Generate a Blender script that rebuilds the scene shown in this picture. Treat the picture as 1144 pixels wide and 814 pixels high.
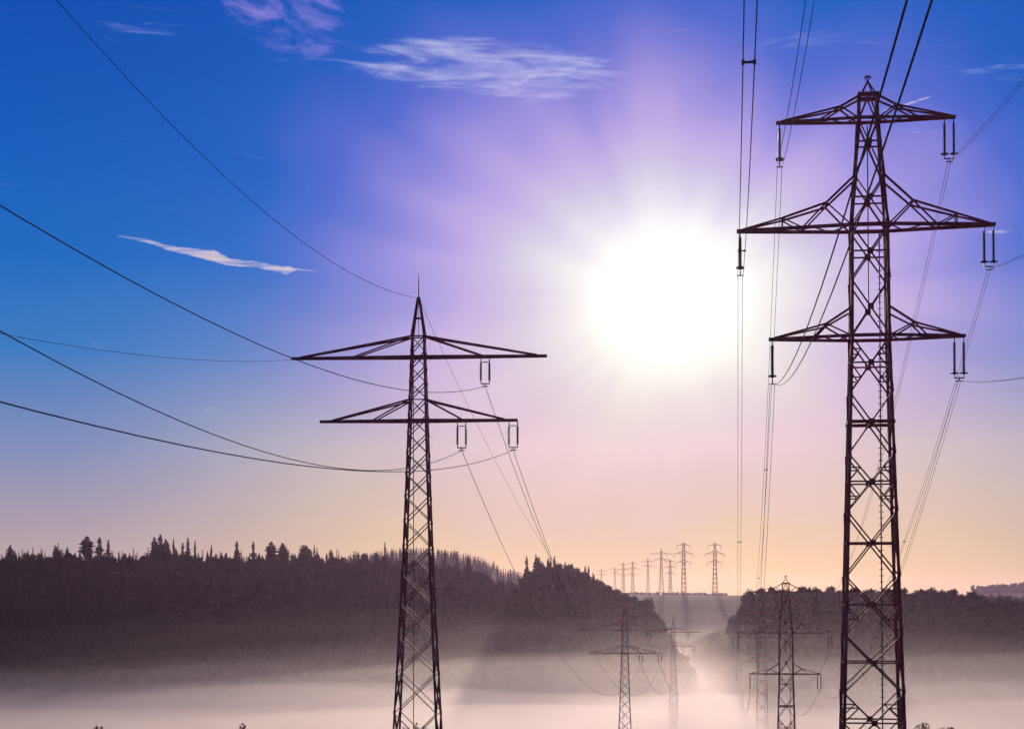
import bpy, bmesh, math, random
import numpy as np
from mathutils import Vector, Matrix

for o in list(bpy.data.objects):
    bpy.data.objects.remove(o)
scene = bpy.context.scene
COL = scene.collection
R = math.radians

# ------------------------------------------------------------------ camera
EYE = 56.0
PITCH = R(1.9)
FPX = 1907.0                      # focal length in pixels of an 1144 px wide picture
cam_d = bpy.data.cameras.new('camera')
cam = bpy.data.objects.new('camera', cam_d)
COL.objects.link(cam)
cam.location = (0, 0, EYE)
cam.rotation_euler = (math.pi / 2 + PITCH, 0, 0)
cam_d.sensor_width = 36
cam_d.lens = 36 * FPX / 1144
cam_d.shift_y = 0.1711
cam_d.clip_start = 0.5
cam_d.clip_end = 30000
scene.camera = cam

SUN_AZ = R(5.27)                  # to the right of the view axis (+Y)
SUN_EL = R(9.9)
SUN_DIR = Vector((math.sin(SUN_AZ) * math.cos(SUN_EL), math.cos(SUN_AZ) * math.cos(SUN_EL), math.sin(SUN_EL)))


def at(x, y, d):
    """survey point: bearing/height read off the photograph, at a distance d metres ahead"""
    c, s = math.cos(PITCH), math.sin(PITCH)
    u = (x - 572) / FPX
    v = (602.7 - y) / FPX
    k = d / (c - v * s)
    return Vector((u * k, d, EYE + (s + v * c) * k))


# ------------------------------------------------------------------ node helper
class NT:
    def __init__(self, tree):
        self.t = tree
        tree.nodes.clear()

    def n(self, typ, **kw):
        nd = self.t.nodes.new(typ)
        ins = kw.pop('ins', {})
        for k, v in kw.items():
            setattr(nd, k, v)
        for k, v in ins.items():
            self.put(nd.inputs[k], v)
        return nd

    def put(self, sock, v):
        if isinstance(v, bpy.types.NodeSocket):
            self.t.links.new(v, sock)
        else:
            sock.default_value = v

    def m(self, op, a, b=0.0, c=0.0, clamp=False):
        nd = self.n('ShaderNodeMath', operation=op, use_clamp=clamp)
        for i, v in enumerate((a, b, c)):
            self.put(nd.inputs[i], v)
        return nd.outputs[0]

    def vm(self, op, a, b=(0, 0, 0)):
        nd = self.n('ShaderNodeVectorMath', operation=op)
        self.put(nd.inputs[0], a)
        self.put(nd.inputs[1], b)
        return nd.outputs['Value'] if op in ('DOT_PRODUCT', 'LENGTH') else nd.outputs[0]

    def ramp(self, fac, stops, interp='LINEAR'):
        nd = self.n('ShaderNodeValToRGB')
        cr = nd.color_ramp
        cr.interpolation = interp
        while len(cr.elements) > 1:
            cr.elements.remove(cr.elements[-1])
        for i, (p, c) in enumerate(stops):
            e = cr.elements[0] if i == 0 else cr.elements.new(p)
            e.position = p
            e.color = (c[0], c[1], c[2], 1) if not isinstance(c, (int, float)) else (c, c, c, 1)
        self.put(nd.inputs[0], fac)
        return nd.outputs[0]

    def rng(self, v, a, b, c=0.0, d=1.0, smooth=False):
        nd = self.n('ShaderNodeMapRange', interpolation_type='SMOOTHSTEP' if smooth else 'LINEAR')
        for k, x in zip(('Value', 'From Min', 'From Max', 'To Min', 'To Max'), (v, a, b, c, d)):
            self.put(nd.inputs[k], x)
        return nd.outputs[0]

    def mix(self, f, a, b, mode='MIX'):
        nd = self.n('ShaderNodeMix', data_type='RGBA', blend_type=mode)
        self.put(nd.inputs[0], f)
        for i, v in ((6, a), (7, b)):
            if isinstance(v, tuple) and len(v) == 3:
                v = v + (1.0,)
            self.put(nd.inputs[i], v)
        return nd.outputs[2]


def lin(r, g, b):
    f = lambda c: (c / 255 / 12.92) if c / 255 <= 0.04045 else ((c / 255 + 0.055) / 1.055) ** 2.4
    return (f(r), f(g), f(b))


# ------------------------------------------------------------------ world: sky
world = bpy.data.worlds.new('World')
scene.world = world
world.use_nodes = True
W = NT(world.node_tree)
DIR = W.vm('NORMALIZE', W.n('ShaderNodeTexCoord').outputs['Generated'])
sep = W.n('ShaderNodeSeparateXYZ')
W.put(sep.inputs[0], DIR)
dx, dy, dz = sep.outputs
elev = W.m('MULTIPLY', W.m('ARCSINE', dz), 180 / math.pi)                     # degrees
azim = W.m('MULTIPLY', W.m('ARCTAN2', dx, dy), 180 / math.pi)                 # degrees right of +Y
theta = W.m('MULTIPLY', W.m('ARCCOSINE', W.m('MINIMUM', W.vm('DOT_PRODUCT', DIR, tuple(SUN_DIR)), 1.0)), 180 / math.pi)
e30 = W.m('DIVIDE', elev, 40.0, clamp=True)
away = W.ramp(e30, [(0.0, lin(206, 172, 158)), (0.055, lin(174, 156, 168)), (0.125, lin(124, 139, 186)), (0.2, lin(52, 120, 192)),
                    (0.275, lin(8, 104, 192)), (0.35, lin(0, 92, 190)), (0.48, lin(0, 74, 178)), (1.0, lin(0, 34, 96))])
near = W.ramp(e30, [(0.0, lin(250, 198, 124)), (0.055, lin(240, 200, 154)), (0.125, lin(232, 206, 186)), (0.2, lin(146, 150, 204)),
                    (0.275, lin(56, 108, 208)), (0.35, lin(14, 96, 204)), (0.48, lin(0, 92, 196)), (1.0, lin(0, 34, 96))])
azd = W.m('ABSOLUTE', W.m('SUBTRACT', azim, math.degrees(SUN_AZ)))
base = W.mix(W.rng(azd, 3.0, 21.0, 1.0, 0.0, True), away, near)
# dim sky on the far side of the sun
base = W.mix(W.rng(azd, 35, 110, 0.0, 1.0, True), base, W.mix(1.0, base, (0.34, 0.4, 0.5), 'MULTIPLY'))
# glow of the air round the sun, uneven and faintly lavender towards its rim
wob = W.n('ShaderNodeTexNoise', ins={'Vector': DIR, 'Scale': 7.0, 'Detail': 2.0})
dsu = W.m('MULTIPLY', W.m('SUBTRACT', azim, math.degrees(SUN_AZ)), 0.8)
dsv = W.m('MULTIPLY', W.m('SUBTRACT', elev, math.degrees(SUN_EL)), 1.15)
ell = W.m('SQRT', W.m('ADD', W.m('MULTIPLY', dsu, dsu), W.m('MULTIPLY', dsv, dsv)))
ang = W.m('ARCTAN2', dsv, dsu)
fan = W.n('ShaderNodeTexNoise', ins={'Vector': W.n('ShaderNodeCombineXYZ', ins={0: W.m('COSINE', ang), 1: W.m('SINE', ang), 2: W.m('MULTIPLY', ell, 0.03)}).outputs[0],
                                     'Scale': 2.6, 'Detail': 2.5}).outputs[0]
th2 = W.m('ADD', ell, W.m('MULTIPLY', W.m('SUBTRACT', W.m('ADD', W.m('MULTIPLY', wob.outputs[0], 0.5), W.m('MULTIPLY', fan, 0.5)), 0.5), W.m('MULTIPLY', W.m('MINIMUM', ell, 9.0), 1.1)))
t30 = W.m('DIVIDE', th2, 20.0, clamp=True)
gmix = W.ramp(t30, [(0.0, 1.0), (0.08, 0.99), (0.125, 0.94), (0.165, 0.86), (0.225, 0.70), (0.31, 0.54), (0.4, 0.34), (0.5, 0.14), (0.6, 0.015), (0.68, 0.0)])
gcol = W.ramp(t30, [(0.0, (1.0, 1.0, 1.0)), (0.085, (1, 0.985, 0.965)), (0.13, lin(251, 243, 240)), (0.225, lin(244, 221, 234)),
                    (0.31, lin(244, 200, 244)), (0.5, lin(190, 142, 240)), (0.75, lin(150, 100, 236))])
low = W.rng(elev, 2.0, 13.0, 0.0, 1.0, True)
gcol = W.mix(low, W.mix(1.0, gcol, (1.0, 1.0, 0.75), 'MULTIPLY'), gcol)
sky = W.mix(gmix, base, gcol)
core = W.ramp(W.m('DIVIDE', theta, 6.0, clamp=True), [(0.0, 2.5), (0.15, 0.9), (0.25, 0.36), (0.38, 0.13), (0.55, 0.04), (0.8, 0.01), (1.0, 0.0)], 'EASE')
sky = W.mix(1.0, sky, core, 'ADD')


# thin high cirrus, drawn out by the wind
def cirrus(az0, el0, haz, hel, tilt, sx, sy, seed, thr, amp, col, skyc):
    a = W.m('SUBTRACT', azim, az0)
    e = W.m('SUBTRACT', elev, el0)
    ct, st = math.cos(R(tilt)), math.sin(R(tilt))
    u = W.m('ADD', W.m('MULTIPLY', a, ct), W.m('MULTIPLY', e, st))
    v = W.m('SUBTRACT', W.m('MULTIPLY', e, ct), W.m('MULTIPLY', a, st))
    vec = W.n('ShaderNodeCombineXYZ', ins={0: W.m('MULTIPLY', u, sx), 1: W.m('MULTIPLY', v, sy), 2: seed}).outputs[0]
    nz = W.n('ShaderNodeTexNoise', ins={'Vector': vec, 'Scale': 1.0, 'Detail': 7.0, 'Roughness': 0.62, 'Distortion': 0.7}).outputs[0]
    uu = W.m('DIVIDE', u, haz)
    vv = W.m('DIVIDE', v, hel)
    r2 = W.m('ADD', W.m('MULTIPLY', uu, uu), W.m('MULTIPLY', vv, vv))
    mask = W.rng(r2, 0.0, 1.0, 1.0, 0.0, True)
    f = W.m('MULTIPLY', W.rng(W.m('ADD', nz, W.m('MULTIPLY', W.m('SUBTRACT', mask, 1.0), 0.28)), thr, thr + 0.34, 0.0, 1.0, True), amp)
    return W.mix(f, skyc, col)


sky = cirrus(-0.9, 17.3, 6.6, 1.35, -3, 0.24, 1.7, 3.1, 0.36, 0.48, (0.9, 0.84, 0.98), sky)
sky = cirrus(1.2, 16.9, 3.6, 0.9, 3, 0.5, 2.6, 13.1, 0.40, 0.36, (0.95, 0.88, 0.98), sky)
sky = cirrus(-7.6, 18.9, 3.0, 1.7, -14, 0.5, 1.2, 7.7, 0.36, 0.62, (0.42, 0.3, 0.8), sky)
sky = cirrus(16.6, 16.6, 2.6, 0.5, -3, 0.4, 3.0, 1.4, 0.38, 0.4, (0.5, 0.48, 0.85), sky)
sky = cirrus(-12.4, 18.2, 2.2, 0.3, 0, 0.5, 3.0, 5.2, 0.38, 0.35, (0.4, 0.45, 0.85), sky)
sky = cirrus(9.6, 17.9, 3.0, 0.4, 2, 0.5, 3.0, 9.2, 0.38, 0.25, (0.5, 0.5, 0.9), sky)

nish = W.n('ShaderNodeTexSky', sky_type='NISHITA')
nish.sun_disc = False
nish.sun_elevation = SUN_EL
nish.sun_rotation = SUN_AZ
bg1 = W.n('ShaderNodeBackground', ins={'Color': W.mix(1.0, nish.outputs[0], (0.01, 0.03, 0.07), 'MULTIPLY'), 'Strength': 0.05})
bg2 = W.n('ShaderNodeBackground', ins={'Color': sky, 'Strength': 0.95})
add = W.n('ShaderNodeAddShader', ins={0: bg1.outputs[0], 1: bg2.outputs[0]})
W.n('ShaderNodeOutputWorld', ins={'Surface': add.outputs[0]})

# ------------------------------------------------------------------ sun
sl = bpy.data.lights.new('sun', 'SUN')
sl.energy = 2.1
sl.angle = R(0.5)
sl.color = (1.0, 0.80, 0.62)
so = bpy.data.objects.new('sun', sl)
COL.objects.link(so)
so.rotation_euler = (-SUN_DIR).to_track_quat('-Z', 'Y').to_euler()
so.location = (0, 0, 400)

# ------------------------------------------------------------------ view / render
vs = scene.view_settings
vs.view_transform = 'Standard'
vs.look = 'None'
vs.exposure = 0.0
vs.gamma = 1.0
vs.use_curve_mapping = False
cy = scene.cycles
cy.use_denoising = True
cy.max_bounces = 5
cy.diffuse_bounces = 2
cy.glossy_bounces = 2
cy.volume_bounces = 1
cy.transparent_max_bounces = 32
cy.volume_max_steps = 256
cy.use_adaptive_sampling = False
cy.sample_clamp_indirect = 4.0


# ------------------------------------------------------------------ materials
def surf(name, build, rough=0.7, metallic=0.0, spec=0.4):
    m = bpy.data.materials.new(name)
    m.use_nodes = True
    N = NT(m.node_tree)
    p = N.n('ShaderNodeBsdfPrincipled', ins={'Roughness': rough, 'Metallic': metallic, 'Specular IOR Level': spec})
    N.n('ShaderNodeOutputMaterial', ins={'Surface': p.outputs[0]})
    build(N, p)
    return m


def noisy(c1, c2, scale=1.0, detail=5.0, coord='Object', bump=0.0):
    def b(N, p):
        tc = N.n('ShaderNodeTexCoord').outputs[coord]
        nz = N.n('ShaderNodeTexNoise', ins={'Vector': tc, 'Scale': scale, 'Detail': detail, 'Roughness': 0.6})
        N.put(p.inputs['Base Color'], N.ramp(nz.outputs[0], [(0.3, c1), (0.7, c2)]))
        if bump:
            bp = N.n('ShaderNodeBump', ins={'Height': nz.outputs[0], 'Strength': bump})
            N.put(p.inputs['Normal'], bp.outputs[0])
    return b


M_STEEL = surf('red_brown_painted_steel', noisy((0.40, 0.05, 0.065), (0.52, 0.09, 0.10), 0.9, 6, bump=0.1), 0.65, spec=.25)
M_STEEL2 = surf('grey_brown_galvanised_steel', noisy((0.36, 0.055, 0.065), (0.48, 0.09, 0.10), 0.9, 6, bump=0.1), 0.65, spec=.25)
M_LADDER = surf('weathered_steel', noisy((0.12, 0.06, 0.05), (0.2, 0.11, 0.09), 3), 0.55)
M_INSUL = surf('brown_porcelain', noisy((0.09, 0.04, 0.035), (0.15, 0.07, 0.055), 3), 0.25)
M_FIT = surf('dull_fitting_steel', noisy((0.14, 0.10, 0.10), (0.2, 0.15, 0.14), 6), 0.45)
M_WIRE = surf('weathered_aluminium_cable', noisy((0.12, 0.11, 0.12), (0.2, 0.18, 0.18), 2), 0.75, spec=.15)
M_BARK = surf('bark', noisy((0.05, 0.035, 0.025), (0.11, 0.08, 0.06), 2), 0.9)
M_CONIFER = surf('conifer_needles', noisy((0.022, 0.032, 0.018), (0.05, 0.065, 0.032), 0.35), 0.85, spec=0.1)
M_LEAF = surf('broadleaf_foliage', noisy((0.04, 0.05, 0.02), (0.09, 0.085, 0.035), 0.35), 0.85, spec=0.1)
M_WEED = surf('dry_weed', noisy((0.10, 0.07, 0.035), (0.2, 0.14, 0.07), 2), 0.9, spec=0.1)


def ground_nodes(N, p):
    pos = N.n('ShaderNodeNewGeometry').outputs['Position']
    sc = N.vm('MULTIPLY', pos, (0.0035, 0.0075, 0.0))
    vor = N.n('ShaderNodeTexVoronoi', ins={'Vector': sc, 'Scale': 1.0})
    sepc = N.n('ShaderNodeSeparateColor', ins={0: vor.outputs['Color']})
    field = N.ramp(sepc.outputs[0], [(0.0, (0.07, 0.085, 0.035)), (0.3, (0.16, 0.13, 0.07)), (0.5, (0.10, 0.115, 0.045)), (0.7, (0.24, 0.19, 0.10)),
                                     (1.0, (0.13, 0.095, 0.06))], 'CONSTANT')
    n1 = N.n('ShaderNodeTexNoise', ins={'Vector': pos, 'Scale': 0.05, 'Detail': 8.0, 'Roughness': 0.65})
    n2 = N.n('ShaderNodeTexNoise', ins={'Vector': pos, 'Scale': 1.7, 'Detail': 8.0, 'Roughness': 0.7})
    c = N.mix(0.5, field, N.ramp(n1.outputs[0], [(0.3, (0.06, 0.07, 0.03)), (0.7, (0.19, 0.15, 0.085))]))
    c = N.mix(0.35, c, N.ramp(n2.outputs[0], [(0.3, (0.05, 0.06, 0.025)), (0.7, (0.2, 0.17, 0.1))]))
    N.put(p.inputs['Base Color'], c)
    bp = N.n('ShaderNodeBump', ins={'Height': n2.outputs[0], 'Strength': 0.5, 'Distance': 0.3})
    N.put(p.inputs['Normal'], bp.outputs[0])


M_GROUND = surf('stubble_and_meadow', ground_nodes, 0.95, spec=0.1)


def volume_mat(name, color, density, aniso):
    m = bpy.data.materials.new(name)
    m.use_nodes = True
    N = NT(m.node_tree)
    v = N.n('ShaderNodeVolumePrincipled', ins={'Color': color + (1,), 'Density': density, 'Anisotropy': aniso})
    N.n('ShaderNodeOutputMaterial', ins={'Volume': v.outputs[0]})
    return m


def vapour_mat(name, density, aniso):
    m = bpy.data.materials.new(name)
    m.use_nodes = True
    N = NT(m.node_tree)
    pos = N.n('ShaderNodeNewGeometry').outputs['Position']
    nz = N.n('ShaderNodeTexNoise', ins={'Vector': N.vm('MULTIPLY', pos, (0.007, 0.05, 0.11)), 'Scale': 1.0, 'Detail': 4.0, 'Roughness': 0.6})
    d = N.m('MULTIPLY', N.rng(nz.outputs[0], 0.36, 0.66, 0.03, 1.0, True), density)
    v = N.n('ShaderNodeVolumePrincipled', ins={'Color': (1, .98, .98, 1), 'Density': d, 'Anisotropy': aniso})
    N.n('ShaderNodeOutputMaterial', ins={'Volume': v.outputs[0]})
    return m


# ------------------------------------------------------------------ object helpers
def tag(o, label=None, cat=None, group=None, kind=None):
    if label: o['label'] = label
    if cat: o['category'] = cat
    if group: o['group'] = group
    if kind: o['kind'] = kind
    return o


def link_mesh(name, verts, faces, mat, parent=None, smooth=False):
    me = bpy.data.meshes.new(name)
    me.from_pydata([tuple(v) for v in verts], [], faces)
    me.materials.append(mat)
    if smooth:
        me.polygons.foreach_set('use_smooth', [True] * len(me.polygons))
    me.update()
    o = bpy.data.objects.new(name, me)
    COL.objects.link(o)
    if parent is not None:
        o.parent = parent
    return o


def outward(o):
    bm = bmesh.new()
    bm.from_mesh(o.data)
    bmesh.ops.recalc_face_normals(bm, faces=bm.faces[:])
    bm.to_mesh(o.data)
    bm.free()
    return o


def empty(name, loc=(0, 0, 0), rz=0.0):
    o = bpy.data.objects.new(name, None)
    o.empty_display_size = 1
    COL.objects.link(o)
    o.location = loc
    o.rotation_euler = (0, 0, rz)
    return o


class MB:
    def __init__(self):
        self.v = []
        self.f = []

    def bar(self, p, q, w, h=None):
        p, q = Vector(p), Vector(q)
        d = q - p
        if d.length < 1e-6:
            return
        h = h or w
        d.normalize()
        up = Vector((0, 0, 1)) if abs(d.z) < 0.98 else Vector((0, 1, 0))
        a = d.cross(up).normalized()
        b = a.cross(d)
        n = len(self.v)
        for e in (p, q):
            for s, t in ((-1, -1), (1, -1), (1, 1), (-1, 1)):
                self.v.append(e + a * (s * w / 2) + b * (t * h / 2))
        self.f += [(n, n + 3, n + 2, n + 1), (n + 4, n + 5, n + 6, n + 7)]
        for i in range(4):
            j = (i + 1) % 4
            self.f.append((n + i, n + j, n + 4 + j, n + 4 + i))

    def box(self, c, sx, sy, sz):
        c = Vector(c)
        self.bar(c - Vector((0, 0, sz / 2)), c + Vector((0, 0, sz / 2)), sx, sy)

    def angle(self, p, q, w, t, nx, ny):
        """steel angle section: two flat legs meeting at the outer corner (nx, ny: outward signs)"""
        p, q = Vector(p), Vector(q)
        off = Vector((-nx * w / 2, 0, 0))
        self.rect(p + off, q + off, w, t, Vector((1, 0, 0)))
        off = Vector((0, -ny * w / 2, 0))
        self.rect(p + off, q + off, w, t, Vector((0, 1, 0)))

    def rect(self, p, q, w, t, wa):
        d = (q - p).normalized()
        b = d.cross(wa).normalized()
        n = len(self.v)
        for e in (p, q):
            for s, k in ((-1, -1), (1, -1), (1, 1), (-1, 1)):
                self.v.append(e + wa * (s * w / 2) + b * (k * t / 2))
        self.f += [(n, n + 3, n + 2, n + 1), (n + 4, n + 5, n + 6, n + 7)]
        for i in range(4):
            j = (i + 1) % 4
            self.f.append((n + i, n + j, n + 4 + j, n + 4 + i))

    def tube(self, pts, r, sides=6):
        n0 = len(self.v)
        pts = [Vector(p) for p in pts]
        for i, p in enumerate(pts):
            d = (pts[min(i + 1, len(pts) - 1)] - pts[max(i - 1, 0)]).normalized()
            up = Vector((0, 0, 1)) if abs(d.z) < 0.98 else Vector((1, 0, 0))
            a = d.cross(up).normalized()
            b = a.cross(d)
            rr = r[i] if isinstance(r, (list, tuple)) else r
            for k in range(sides):
                t = 2 * math.pi * k / sides
                self.v.append(p + a * (math.cos(t) * rr) + b * (math.sin(t) * rr))
        for i in range(len(pts) - 1):
            for k in range(sides):
                k2 = (k + 1) % sides
                self.f.append((n0 + i * sides + k, n0 + i * sides + k2, n0 + (i + 1) * sides + k2, n0 + (i + 1) * sides + k))
        self.f.append(tuple(n0 + k for k in reversed(range(sides))))
        m = n0 + (len(pts) - 1) * sides
        self.f.append(tuple(m + k for k in range(sides)))

    def build(self, name, mat, parent=None, smooth=False):
        return outward(link_mesh(name, self.v, self.f, mat, parent, smooth)) if len(self.v) < 4000 else link_mesh(name, self.v, self.f, mat, parent, smooth)


def copy_tree(o, parent=None):
    c = o.copy()
    COL.objects.link(c)
    if parent is not None:
        c.parent = parent
    for ch in list(o.children):
        copy_tree(ch, c)
    return c


# ------------------------------------------------------------------ terrain
def sst(a, b, x):
    t = np.clip((x - a) / (b - a), 0, 1)
    return t * t * (3 - 2 * t)


PY = np.array([-400, 0, 10, 30, 60, 100, 147, 190, 250, 320, 397, 460, 600, 745, 900, 1100, 1250, 1500, 1720, 1900, 3000, 6000], float)
PZ = np.array([60, 54.3, 53.5, 52.0, 49.0, 45.2, 40.5, 34.5, 24.5, 12.0, 1.5, 0.2, -3.5, -5, -5, -4, 3, 33, 53, 57, 57, 55], float)


def height(x, y):
    x = np.asarray(x, float)
    y = np.asarray(y, float)
    z = np.zeros_like(y)
    for o, w in ((-18, .2), (-9, .2), (0, .2), (9, .2), (18, .2)):
        z = z + w * np.interp(y + o * np.clip(np.abs(y) / 60, 0.1, 2.5), PY, PZ)
    left = np.clip(-x - 20, 0, 700)
    z = np.where((y < 300) & (y > 60), z - np.minimum(left * 0.02, 8) * sst(60, 140, y), z)
    # left wooded hill
    cr = np.interp(x, [-3000, -900, -400, -120, -55, -27, -14, 10, 45, 80], [60, 78, 78, 76, 72, 68, 60, 56, 44, 0])
    a = cr * sst(940, 1240, y)
    # its nearer spur
    cr2 = np.interp(x, [-44, -11, 4, 16, 40, 56, 69, 87, 96, 103, 112], [0, 20, 50, 62, 60, 53, 45, 38, 29, 9, 0])
    b = cr2 * sst(990, 1110, y) * (1 - sst(1160, 1300, y))
    # right wooded hill
    cr3 = np.interp(x, [112, 128, 150, 200, 260, 300, 500, 3000], [0, 34, 46, 46, 45, 39, 35, 28])
    c = cr3 * sst(860, 1010, y) * (1 - 0.35 * sst(1080, 1300, y))
    z = np.maximum(z, np.maximum(np.maximum(a - 4, b - 3), c - 3))
    # far rises
    z = z + 42 * np.exp(-((x + 130) / 170.0) ** 2 - ((y - 2500) / 300.0) ** 2)
    z = z + 22 * sst(900, 1300, x) * np.exp(-((y - 3500) / 400.0) ** 2)
    z = z + 10 * sst(-300, -900, x) * np.exp(-((y - 3300) / 500.0) ** 2)
    z = z + 0.25 * np.sin(x / 37.0 + y / 53.0) * sst(10, 60, y) + 0.5 * np.sin(x / 91.0) * sst(150, 400, y)
    return z


def hz(x, y):
    return float(height(np.array([x]), np.array([y]))[0])


xs = np.unique(np.concatenate([np.linspace(-3400, -700, 40), np.linspace(-700, 700, 180), np.linspace(700, 3400, 40)]))
ys = np.unique(np.concatenate([np.linspace(-300, 0, 20), np.linspace(0, 200, 60), np.linspace(200, 1400, 160), np.linspace(1400, 5600, 110)]))
GX, GY = np.meshgrid(xs, ys)
GZ = height(GX, GY)
nx, ny = len(xs), len(ys)
idx = np.arange(nx * ny).reshape(ny, nx)
quads = np.stack([idx[:-1, :-1], idx[:-1, 1:], idx[1:, 1:], idx[1:, :-1]], -1).reshape(-1, 4)


def big_mesh(name, V, Q, mat, smooth=True, mats=None, mi=None):
    k = Q.shape[1]
    me = bpy.data.meshes.new(name)
    me.vertices.add(len(V))
    me.vertices.foreach_set('co', np.ascontiguousarray(V, np.float32).ravel())
    me.loops.add(Q.size)
    me.loops.foreach_set('vertex_index', np.ascontiguousarray(Q, np.int32).ravel())
    me.polygons.add(len(Q))
    me.polygons.foreach_set('loop_start', np.arange(0, Q.size, k, dtype=np.int32))
    for m in (mats or [mat]):
        me.materials.append(m)
    if mi is not None:
        me.polygons.foreach_set('material_index', np.ascontiguousarray(mi, np.int32))
    me.polygons.foreach_set('use_smooth', np.full(len(Q), smooth))
    me.update(calc_edges=True)
    me.validate()
    o = bpy.data.objects.new(name, me)
    COL.objects.link(o)
    return o


ground = big_mesh('ground', np.stack([GX.ravel(), GY.ravel(), GZ.ravel()], -1), quads, M_GROUND)
tag(ground, kind='structure')

# ------------------------------------------------------------------ pylons with three arms (right line)
R_D = 147.0
R_BASE = 40.3
yl = lambda y: at(972, y, R_D).z - R_BASE            # local height of a photographed level


def lattice(levels, width, wd, face_sets, extra=None):
    """X bracing on the four faces; returns four MBs"""
    faces = []
    for axis, sgn in (('x', -1), ('x', 1), ('y', -1), ('y', 1)):
        mb = MB()

        def P(s, z, inset=0.0):
            w = width(z) / 2
            return Vector((s * w, sgn * (w - inset), z)) if axis == 'y' else Vector((sgn * (w - inset), s * w, z))
        for i in range(len(levels) - 1):
            z0, z1 = levels[i], levels[i + 1]
            mb.bar(P(-1, z0), P(1, z1), wd, wd * .55)
            mb.bar(P(1, z0, wd * .6), P(-1, z1, wd * .6), wd, wd * .55)
            w0, w1 = width(z0), width(z1)
            t = w0 / (w0 + w1)
            zc = z0 + (z1 - z0) * t
            if face_sets.get('plates'):
                c = P(0, zc)
                g = wd * 2.3
                if axis == 'y':
                    mb.box(c, g, wd * .9, g)
                else:
                    mb.box(c, wd * .9, g, g)
            if i in face_sets.get('struts', ()):
                ww = wd * (1.25 if i in face_sets.get('heavy', ()) else 0.62)
                mb.bar(P(-1, zc), P(1, zc), ww, ww)
            if i in face_sets.get('second', ()):
                for s in (-1, 1):
                    for zz, tt in ((z0 + (zc - z0) * .5, .5), (z1 - (z1 - zc) * .5, .5)):
                        mb.bar(P(s, zz), P(s * .5, zz), wd * .5)
                        mb.bar(P(s, zc), P(s * .5, zz), wd * .5)
        faces.append(mb)
    return faces


def lathe_string(mb, p, length, r=0.15, discs=17, sides=8):
    """cap-and-pin insulator string hanging from p"""
    pts, rad = [], []
    for k in range(discs):
        z = -length * (k + 0.5) / discs
        h = length / discs
        pts += [(p[0], p[1], p[2] + z + h * .42), (p[0], p[1], p[2] + z - h * .12), (p[0], p[1], p[2] + z - h * .2), (p[0], p[1], p[2] + z - h * .45)]
        rad += [r * .42, r, r * .9, r * .42]
    n0 = len(mb.v)
    for (x, y, z), rr in zip(pts, rad):
        for k in range(sides):
            t = 2 * math.pi * k / sides
            mb.v.append(Vector((x + math.cos(t) * rr, y + math.sin(t) * rr, z)))
    for i in range(len(pts) - 1):
        for k in range(sides):
            k2 = (k + 1) % sides
            mb.f.append((n0 + i * sides + k2, n0 + i * sides + k, n0 + (i + 1) * sides + k, n0 + (i + 1) * sides + k2))


def ring(mb, c, r, tr=0.035, n=14):
    pts = [Vector((c[0] + math.cos(2 * math.pi * k / n) * r, c[1] + math.sin(2 * math.pi * k / n) * r, c[2])) for k in range(n + 1)]
    mb.tube(pts, tr, 5)


def insulator(root, x, z, length, along, gap, lead=0.35, big=True):
    """double string below an arm; along = 'x' (strings side by side on the arm) or 'y' (one behind the other)"""
    e = empty('insulator')
    e.parent = root
    e.location = (x, 0, z)
    dv = Vector((gap / 2, 0, 0)) if along == 'x' else Vector((0, gap / 2, 0))
    fit = MB()
    for s in (-1, 1):
        p = dv * s
        hg = MB()
        hg.bar(p, p + Vector((0, 0, -lead)), 0.09)
        hg.build('hanger', M_FIT, e)
        st = MB()
        lathe_string(st, p + Vector((0, 0, -lead)), length - lead - .3)
        st.build('string', M_INSUL, e, True)
        if big:
            ring(fit, p + Vector((0, 0, -length + .42)), 0.34)
            fit.bar(p + Vector((-.34, 0, -length + .42)), p + Vector((.34, 0, -length + .42)), 0.06)
        fit.bar(p + Vector((0, 0, -length + .36)), p + Vector((0, 0, -length)), 0.08)
    fit.bar(-dv + Vector((0, 0, -length)), dv + Vector((0, 0, -length)), 0.11, 0.1)
    fit.bar((0, 0, -length), (0, 0, -length - .25), 0.09)
    fit.bar((-.3, 0, -length - .25), (.3, 0, -length - .25), 0.09)
    fit.build('yoke', M_FIT, e)
    return e


ARM_SIDE = {-1: 1.03, 1: 0.97}


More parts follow.
